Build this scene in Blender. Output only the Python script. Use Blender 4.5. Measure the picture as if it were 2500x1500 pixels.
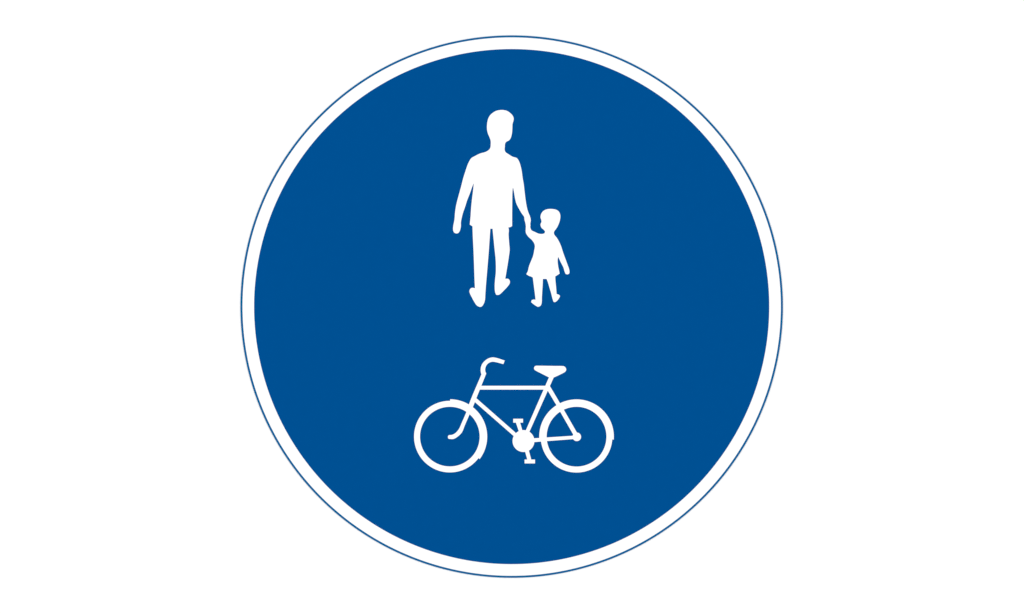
import bpy, math
from mathutils import Vector
from mathutils.geometry import tessellate_polygon

for o in list(bpy.data.objects):
    bpy.data.objects.remove(o, do_unlink=True)
scene = bpy.context.scene
C = scene.collection
PX = 0.0005                      # metres of the real sign per photo pixel (sign about 0.66 m across)

# ---------------------------------------------------------------- camera
cam_data = bpy.data.cameras.new('camera')
cam_data.lens = 50
cam_data.sensor_width = 36
cam_data.sensor_fit = 'HORIZONTAL'
cam_data.clip_start = 0.05
cam_data.clip_end = 100
cam = bpy.data.objects.new('camera', cam_data)
C.objects.link(cam)
cam.location = (0, -(2500 * PX) * 50 / 36, 0)
cam.rotation_euler = (math.radians(90), 0, 0)
scene.camera = cam

# ---------------------------------------------------------------- light: white light tent plus two soft lamps
world = bpy.data.worlds.new('World')
scene.world = world
world.use_nodes = True
bg = world.node_tree.nodes['Background']
bg.inputs['Color'].default_value = (1, 1, 1, 1)
bg.inputs['Strength'].default_value = 0.80
for sx in (-1, 1):
    ld = bpy.data.lights.new('softbox', 'AREA')
    ld.shape = 'SQUARE'
    ld.size = 2.4
    ld.energy = 57
    lo = bpy.data.objects.new('softbox', ld)
    C.objects.link(lo)
    lo.location = (sx * 2.6, -3.4, 0.4)
    lo.rotation_euler = (Vector((0, 0, 0)) - lo.location).to_track_quat('-Z', 'Y').to_euler()

scene.view_settings.view_transform = 'Standard'
scene.view_settings.look = 'None'
scene.view_settings.exposure = 0
scene.view_settings.gamma = 1
scene.view_settings.use_curve_mapping = False


# ---------------------------------------------------------------- materials
def film(name, col, amount=0.0, rough=0.6, spec=0.0):
    """flat coloured sheeting with a faint procedural grain"""
    m = bpy.data.materials.new(name)
    m.use_nodes = True
    nt = m.node_tree
    b = nt.nodes['Principled BSDF']
    tc = nt.nodes.new('ShaderNodeTexCoord')
    n = nt.nodes.new('ShaderNodeTexNoise')
    n.inputs['Scale'].default_value = 90
    n.inputs['Detail'].default_value = 3
    r = nt.nodes.new('ShaderNodeMapRange')
    r.inputs['To Min'].default_value = 1 - amount
    r.inputs['To Max'].default_value = 1 + amount
    mul = nt.nodes.new('ShaderNodeVectorMath')
    mul.operation = 'SCALE'
    mul.inputs[0].default_value = col
    nt.links.new(tc.outputs['Object'], n.inputs['Vector'])
    nt.links.new(n.outputs['Fac'], r.inputs['Value'])
    nt.links.new(r.outputs['Result'], mul.inputs['Scale'])
    nt.links.new(mul.outputs['Vector'], b.inputs['Base Color'])
    b.inputs['Roughness'].default_value = rough
    b.inputs['Specular IOR Level'].default_value = spec
    return m


M_BACK = film('matt_white_paint', (0.86, 0.86, 0.86), 0.004, 0.9)
M_WHITE = film('white_sheeting', (0.86, 0.86, 0.86), 0.004)
M_BLUE = film('blue_sheeting', (0.0, 0.0646, 0.2340), 0.02)
M_LINE = film('line_ink', (0.0, 0.096, 0.258), 0.02)


# ---------------------------------------------------------------- helpers
def P(x, y):
    return (x - 1250) * PX, (750 - y) * PX


def link(name, verts, faces, mat, parent):
    me = bpy.data.meshes.new(name)
    me.from_pydata(verts, [], faces)
    me.validate()
    me.update()
    import bmesh
    bm = bmesh.new()
    bm.from_mesh(me)
    bmesh.ops.recalc_face_normals(bm, faces=bm.faces)
    bm.to_mesh(me)
    bm.free()
    me.materials.append(mat)
    o = bpy.data.objects.new(name, me)
    C.objects.link(o)
    o.parent = parent
    return o


class Sheet:
    """solid shapes cut from sheet; y0 is the back and y1 the front (towards the viewer, so smaller)"""
    def __init__(self):
        self.v, self.f = [], []

    def poly(self, pts, y0, y1):
        n = len(pts)
        k = len(self.v)
        w = [P(*p) for p in pts]
        tris = tessellate_polygon([[Vector((a, b, 0)) for a, b in w]])
        self.v += [(a, y1, b) for a, b in w] + [(a, y0, b) for a, b in w]
        for t in tris:
            self.f.append([k + i for i in t])
            self.f.append([k + n + i for i in reversed(t)])
        for i in range(n):
            j = (i + 1) % n
            self.f.append([k + i, k + j, k + n + j, k + n + i])
        return self

    def ring(self, cx, cy, r0, r1, y0, y1, a0=0.0, a1=360.0, seg=256):
        full = abs(a1 - a0) >= 360
        n = seg if full else seg + 1
        k = len(self.v)
        for i in range(n):
            a = math.radians(a0 + (a1 - a0) * i / seg)
            c, s = math.cos(a), math.sin(a)
            for r, y in ((r0, y1), (r1, y1), (r1, y0), (r0, y0)):
                x, z = P(cx + r * c, cy - r * s)
                self.v.append((x, y, z))
        for i in range(seg):
            j = (i + 1) % n
            for q in range(4):
                p = (q + 1) % 4
                self.f.append([k + 4 * i + q, k + 4 * i + p, k + 4 * j + p, k + 4 * j + q])
        if not full:
            self.f.append([k, k + 1, k + 2, k + 3])
            e = k + 4 * (n - 1)
            self.f.append([e, e + 1, e + 2, e + 3])
        return self

    def disc(self, cx, cy, r, y0, y1, seg=256):
        return self.poly([(cx + r * math.cos(2 * math.pi * i / seg), cy - r * math.sin(2 * math.pi * i / seg))
                          for i in range(seg)], y0, y1)

    def build(self, name, mat, parent):
        return link(name, self.v, self.f, mat, parent)


def tr(ox, oy, s, pts):
    return [(ox + p[0] / s, oy + p[1] / s) for p in pts]


def smooth(pts, limit=48, sub=5):
    """Catmull-Rom through the points; turns sharper than limit stay corners"""
    n = len(pts)
    V = [Vector(p) for p in pts]
    sharp = []
    for i in range(n):
        a = V[i] - V[i - 1]
        b = V[(i + 1) % n] - V[i]
        sharp.append(a.length < 1e-6 or b.length < 1e-6 or math.degrees(abs(a.angle_signed(b))) > limit)
    out = []
    for i in range(n):
        p1, p2 = V[i], V[(i + 1) % n]
        L = (p2 - p1).length
        if L < 1e-6:
            continue
        p0 = V[i - 1] if not sharp[i] else p1 - (p2 - p1)
        p3 = V[(i + 2) % n] if not sharp[(i + 1) % n] else p2 + (p2 - p1)
        def tan(a, b, c):          # tangent at b scaled to this segment
            d = (c - b).normalized() + (b - a).normalized()
            return d.normalized() * L
        m1 = tan(p0, p1, p2)
        m2 = tan(p1, p2, p3)
        for q in range(sub):
            t = q / sub
            h = ((2 * t ** 3 - 3 * t ** 2 + 1) * p1 + (t ** 3 - 2 * t ** 2 + t) * m1
                 + (-2 * t ** 3 + 3 * t ** 2) * p2 + (t ** 3 - t ** 2) * m2)
            out.append((h.x, h.y))
    return out


def inset(pts, d=0.35):
    """trim an outline by d photo pixels all round"""
    q = [Vector(p) for i, p in enumerate(pts) if (Vector(p) - Vector(pts[i - 1])).length > 0.05]
    area = sum(q[i - 1].x * q[i].y - q[i].x * q[i - 1].y for i in range(len(q)))
    sg = 1 if area > 0 else -1
    out = []
    for i in range(len(q)):
        a = (q[i] - q[i - 1]).normalized()
        b = (q[(i + 1) % len(q)] - q[i]).normalized()
        na, nb = Vector((-a.y, a.x)) * sg, Vector((-b.y, b.x)) * sg
        m = na + nb
        k = m.length_squared
        m = m * (2 / k) if k > 0.5 else m.normalized() * 1.5 if k > 1e-6 else na
        out.append((q[i].x + m.x * d, q[i].y + m.y * d))
    return out


# ---------------------------------------------------------------- background
bk = link('background', [(-6, 0, -4), (6, 0, -4), (6, 0, 4), (-6, 0, 4),
                         (-6, 0.1, -4), (6, 0.1, -4), (6, 0.1, 4), (-6, 0.1, 4)],
          [(0, 1, 2, 3), (7, 6, 5, 4), (0, 4, 5, 1), (1, 5, 6, 2), (2, 6, 7, 3), (3, 7, 4, 0)], M_BACK, None)
bk['kind'] = 'structure'

# ---------------------------------------------------------------- the sign
sign = bpy.data.objects.new('traffic_sign', None)
sign.empty_display_size = 0.1
C.objects.link(sign)
sign['label'] = 'round blue shared path sign with white adult, child and bicycle symbols on a white background'
sign['category'] = 'road sign'

CX, CY = 1249.2, 749.0
F0 = -0.0011                      # front of the plate
Sheet().disc(CX, CY, 661.2, -0.0001, F0, 512).build('plate', M_WHITE, sign)
Sheet().ring(CX, CY, 656.9, 661.7, F0 + 0.0005, F0 - 0.0003, seg=512).build('edge_line', M_LINE, sign)
Sheet().disc(CX, CY, 628.3, F0, F0 - 0.0003, 512).build('blue_field', M_BLUE, sign)
B = F0 - 0.0003                   # front of the blue field


def up(mm):
    return B - mm * 0.001


adult = (tr(1160, 250, 9.273, [
    (340, 1040), (350, 960), (348, 870), (320, 790), (290, 720), (270, 640), (265, 560), (275, 450), (300, 360),
    (345, 289), (400, 241), (480, 197), (560, 180), (650, 180), (730, 202), (800, 250), (850, 305), (875, 370),
    (868, 430), (850, 490), (845, 580), (840, 670), (825, 760), (800, 830), (760, 875), (710, 900), (682, 940),
    (675, 1010), (672, 1090), (690, 1130), (760, 1180), (850, 1235)]) +
    tr(1090, 360, 6.745, [
    (1160, 180), (1195, 230), (1220, 300), (1240, 390), (1255, 500), (1275, 620), (1290, 750), (1305, 870),
    (1330, 1010), (1345, 1060), (1380, 1150), (1390, 1200), (1382, 1260), (1385, 1300), (1305, 1300), (1300, 1260),
    (1282, 1190), (1278, 1150), (1240, 1095), (1190, 1010), (1150, 930), (1125, 830), (1110, 740), (1095, 665),
    (1088, 740), (1085, 900), (1083, 1100), (1083, 1300), (1050, 1318), (1018, 1325)]) +
    tr(1120, 540, 6.745, [
    (820, 115), (822, 230), (832, 370), (840, 480), (828, 580), (810, 700), (790, 820), (768, 950), (815, 952),
    (840, 980), (843, 1020), (810, 1075), (755, 1135), (700, 1190), (660, 1218), (615, 1218), (597, 1170),
    (590, 1080), (597, 960), (608, 860), (610, 740), (603, 600), (590, 480), (575, 330), (555, 130), (522, 130),
    (510, 300), (498, 480), (482, 680), (465, 880), (450, 1060), (440, 1200), (432, 1310), (410, 1370),
    (375, 1412), (340, 1415), (295, 1390), (250, 1325), (210, 1250), (180, 1185), (175, 1150), (195, 1110),
    (225, 1098), (265, 1105), (258, 950), (250, 700), (240, 450), (230, 250), (225, 90)]) +
    tr(1090, 360, 6.745, [
    (382, 1275), (395, 1150), (405, 1000), (420, 850), (440, 690), (447, 600), (420, 670), (385, 770), (345, 870),
    (310, 980), (275, 1080), (250, 1180), (240, 1240), (240, 1300), (225, 1370), (195, 1415), (160, 1422),
    (125, 1405), (108, 1360), (112, 1290), (130, 1200), (140, 1080), (158, 960), (185, 850), (215, 740),
    (245, 630), (275, 510), (310, 400), (340, 310), (370, 240), (410, 180), (460, 150), (550, 105), (650, 75),
    (700, 42)]))
Sheet().poly(inset(smooth(adult)), B, up(.30)).build('adult_figure', M_WHITE, sign)

child = (tr(1240, 490, 7.42, [
    (325, 440), (405, 440), (410, 500), (430, 540), (480, 565), (560, 600), (620, 605), (660, 595), (672, 565),
    (650, 535), (610, 500), (590, 460), (590, 425), (605, 390), (600, 345), (588, 310), (600, 245), (630, 199),
    (680, 167), (740, 153), (830, 156), (890, 174), (930, 210), (950, 270), (945, 350), (920, 430), (885, 500),
    (835, 575), (838, 610), (890, 680), (935, 760), (965, 830), (1000, 940), (1040, 1050), (1080, 1160),
    (1115, 1270), (1112, 1320), (1085, 1342), (1045, 1335), (1025, 1290), (1005, 1220), (960, 1130), (910, 1025),
    (902, 1080), (910, 1180)]) +
    tr(1260, 620, 10.6, [
    (1130, 515), (1015, 590), (1020, 700), (1035, 850), (1050, 1040), (1110, 1060), (1140, 1090), (1120, 1140),
    (1060, 1220), (1000, 1255), (965, 1245), (940, 1170), (900, 1010), (860, 880), (820, 740), (785, 655),
    (695, 655), (690, 780), (680, 950), (670, 1120), (660, 1290), (635, 1345), (570, 1375), (510, 1350),
    (440, 1300), (390, 1260), (390, 1215), (430, 1185), (500, 1185), (485, 1050), (465, 900), (445, 740),
    (430, 620), (400, 600), (330, 575), (260, 530), (300, 450)]) +
    tr(1240, 490, 7.42, [
    (380, 1190), (420, 1090), (455, 1000), (475, 900), (485, 820), (470, 770), (430, 715), (380, 670), (340, 620),
    (322, 580), (322, 500)]))
Sheet().poly(inset(smooth(child)), B, up(.34)).build('child_figure', M_WHITE, sign)

# ---- bicycle symbol: the frame tubes are the part, everything on them a sub-part
fr = Sheet()
fork = [(1175.3, 914), (1144.9, 986.8), (1138.2, 1006.7), (1126.6, 1033.6), (1120.3, 1047.4), (1111.8, 1057.2),
        (1103.3, 1061.6), (1096.5, 1062.4), (1093.8, 1064), (1093.6, 1069), (1095.5, 1072), (1107.5, 1072),
        (1120.3, 1064.2), (1127.8, 1056.2), (1135, 1039.2), (1146.3, 1013), (1154.4, 995.2), (1163.3, 972.4),
        (1175.6, 941.8), (1186.9, 913.5)]
fr.poly(inset(smooth(fork, 55)), B, up(.30))
fr.poly(inset([(1170, 941.9), (1336, 941.9), (1336, 951.7), (1166, 951.7)]), B, up(.33))               # top tube
fr.poly(inset([(1159.6, 969.2), (1163.3, 972.4), (1258.6, 1056.1), (1262, 1071), (1252.6, 1063.7),
         (1158.9, 981.7), (1154.5, 978)]), B, up(.32))                                            # down tube
fr.poly(inset([(1341.5, 918), (1353.7, 918), (1293.5, 1052.6), (1290, 1060), (1279.4, 1060)]), B, up(.35))  # seat tube
fr.poly(inset([(1341, 940), (1343.4, 944), (1367.4, 984.6), (1408.5, 1056), (1400, 1062.6), (1358.1, 989.5),
         (1337.9, 955.6), (1333, 947)]), B, up(.37))                                              # seat stay
fr.poly(inset([(1290, 1070.8), (1400, 1063.7), (1400, 1072.4), (1290, 1080.8)]), B, up(.39))            # chain stay
fr.disc(1408.0, 1066.6, 10.4, B, up(.41), 64)                                                    # rear axle
bike = fr.build('bicycle_symbol', M_WHITE, sign)

Sheet().ring(1098.4, 1066.1, 72.8, 87.2, B, up(.45), seg=192).build('wheel', M_WHITE, bike)
Sheet().ring(1407.4, 1066.3, 73.0, 87.3, B, up(.45), seg=192).build('wheel', M_WHITE, bike)
Sheet().ring(1098.4, 1066.1, 82.0, 91.0, B, up(.48), -36.8, 89.5, 128).build('mudguard', M_WHITE, bike)
Sheet().ring(1407.4, 1066.3, 82.0, 90.9, B, up(.48), -4.4, 184.5, 160).build('mudguard', M_WHITE, bike)

bar = [(1175.2, 914.6), (1173.5, 908), (1173.4, 900.4), (1175.6, 891.6), (1181.3, 883.3), (1191.1, 875.8),
       (1200.9, 872.7), (1209.7, 873.3), (1232.6, 880.4), (1229.1, 889.6), (1208.6, 884.4), (1202, 883.8),
       (1194.4, 886.2), (1188.4, 891.6), (1185.2, 899.3), (1185.2, 906.9), (1187.2, 912.6), (1186.2, 915.2)]
Sheet().poly(inset(smooth(bar, 50)), B, up(.43)).build('handlebar', M_WHITE, bike)
sad = [(1303.4, 899.4), (1304.2, 896.2), (1306.3, 893.9), (1309.3, 892.9), (1312, 892.9), (1330, 893.1),
       (1355, 893.5), (1374, 893.8), (1377, 894.3), (1380, 896.6), (1382, 899.8), (1382.7, 902.8), (1381.6, 905.8),
       (1379.2, 908.6), (1375.5, 910.9), (1351.6, 922.4), (1346, 925), (1339.5, 921.6), (1310.5, 906.9),
       (1307, 905), (1304.4, 902.6)]
Sheet().poly(inset(smooth(sad, 32)), B, up(.43)).build('saddle', M_WHITE, bike)
Sheet().disc(1278.0, 1076.9, 26.6, B, up(.47), 96).build('chainring', M_WHITE, bike)
Sheet().poly(inset([(1252.7, 1022.3), (1277.2, 1022.3), (1277.2, 1032.3), (1270.2, 1032.3), (1277.5, 1058), (1268, 1058),
              (1259.4, 1032.3), (1252.7, 1032.3)]), B, up(.50)).build('pedal', M_WHITE, bike)
Sheet().poly(inset([(1280.4, 1131.7), (1306.4, 1131.7), (1306.4, 1121.7), (1297.2, 1121.7), (1289.4, 1093), (1279, 1093),
              (1287, 1121.7), (1280.4, 1121.7)]), B, up(.50)).build('pedal', M_WHITE, bike)
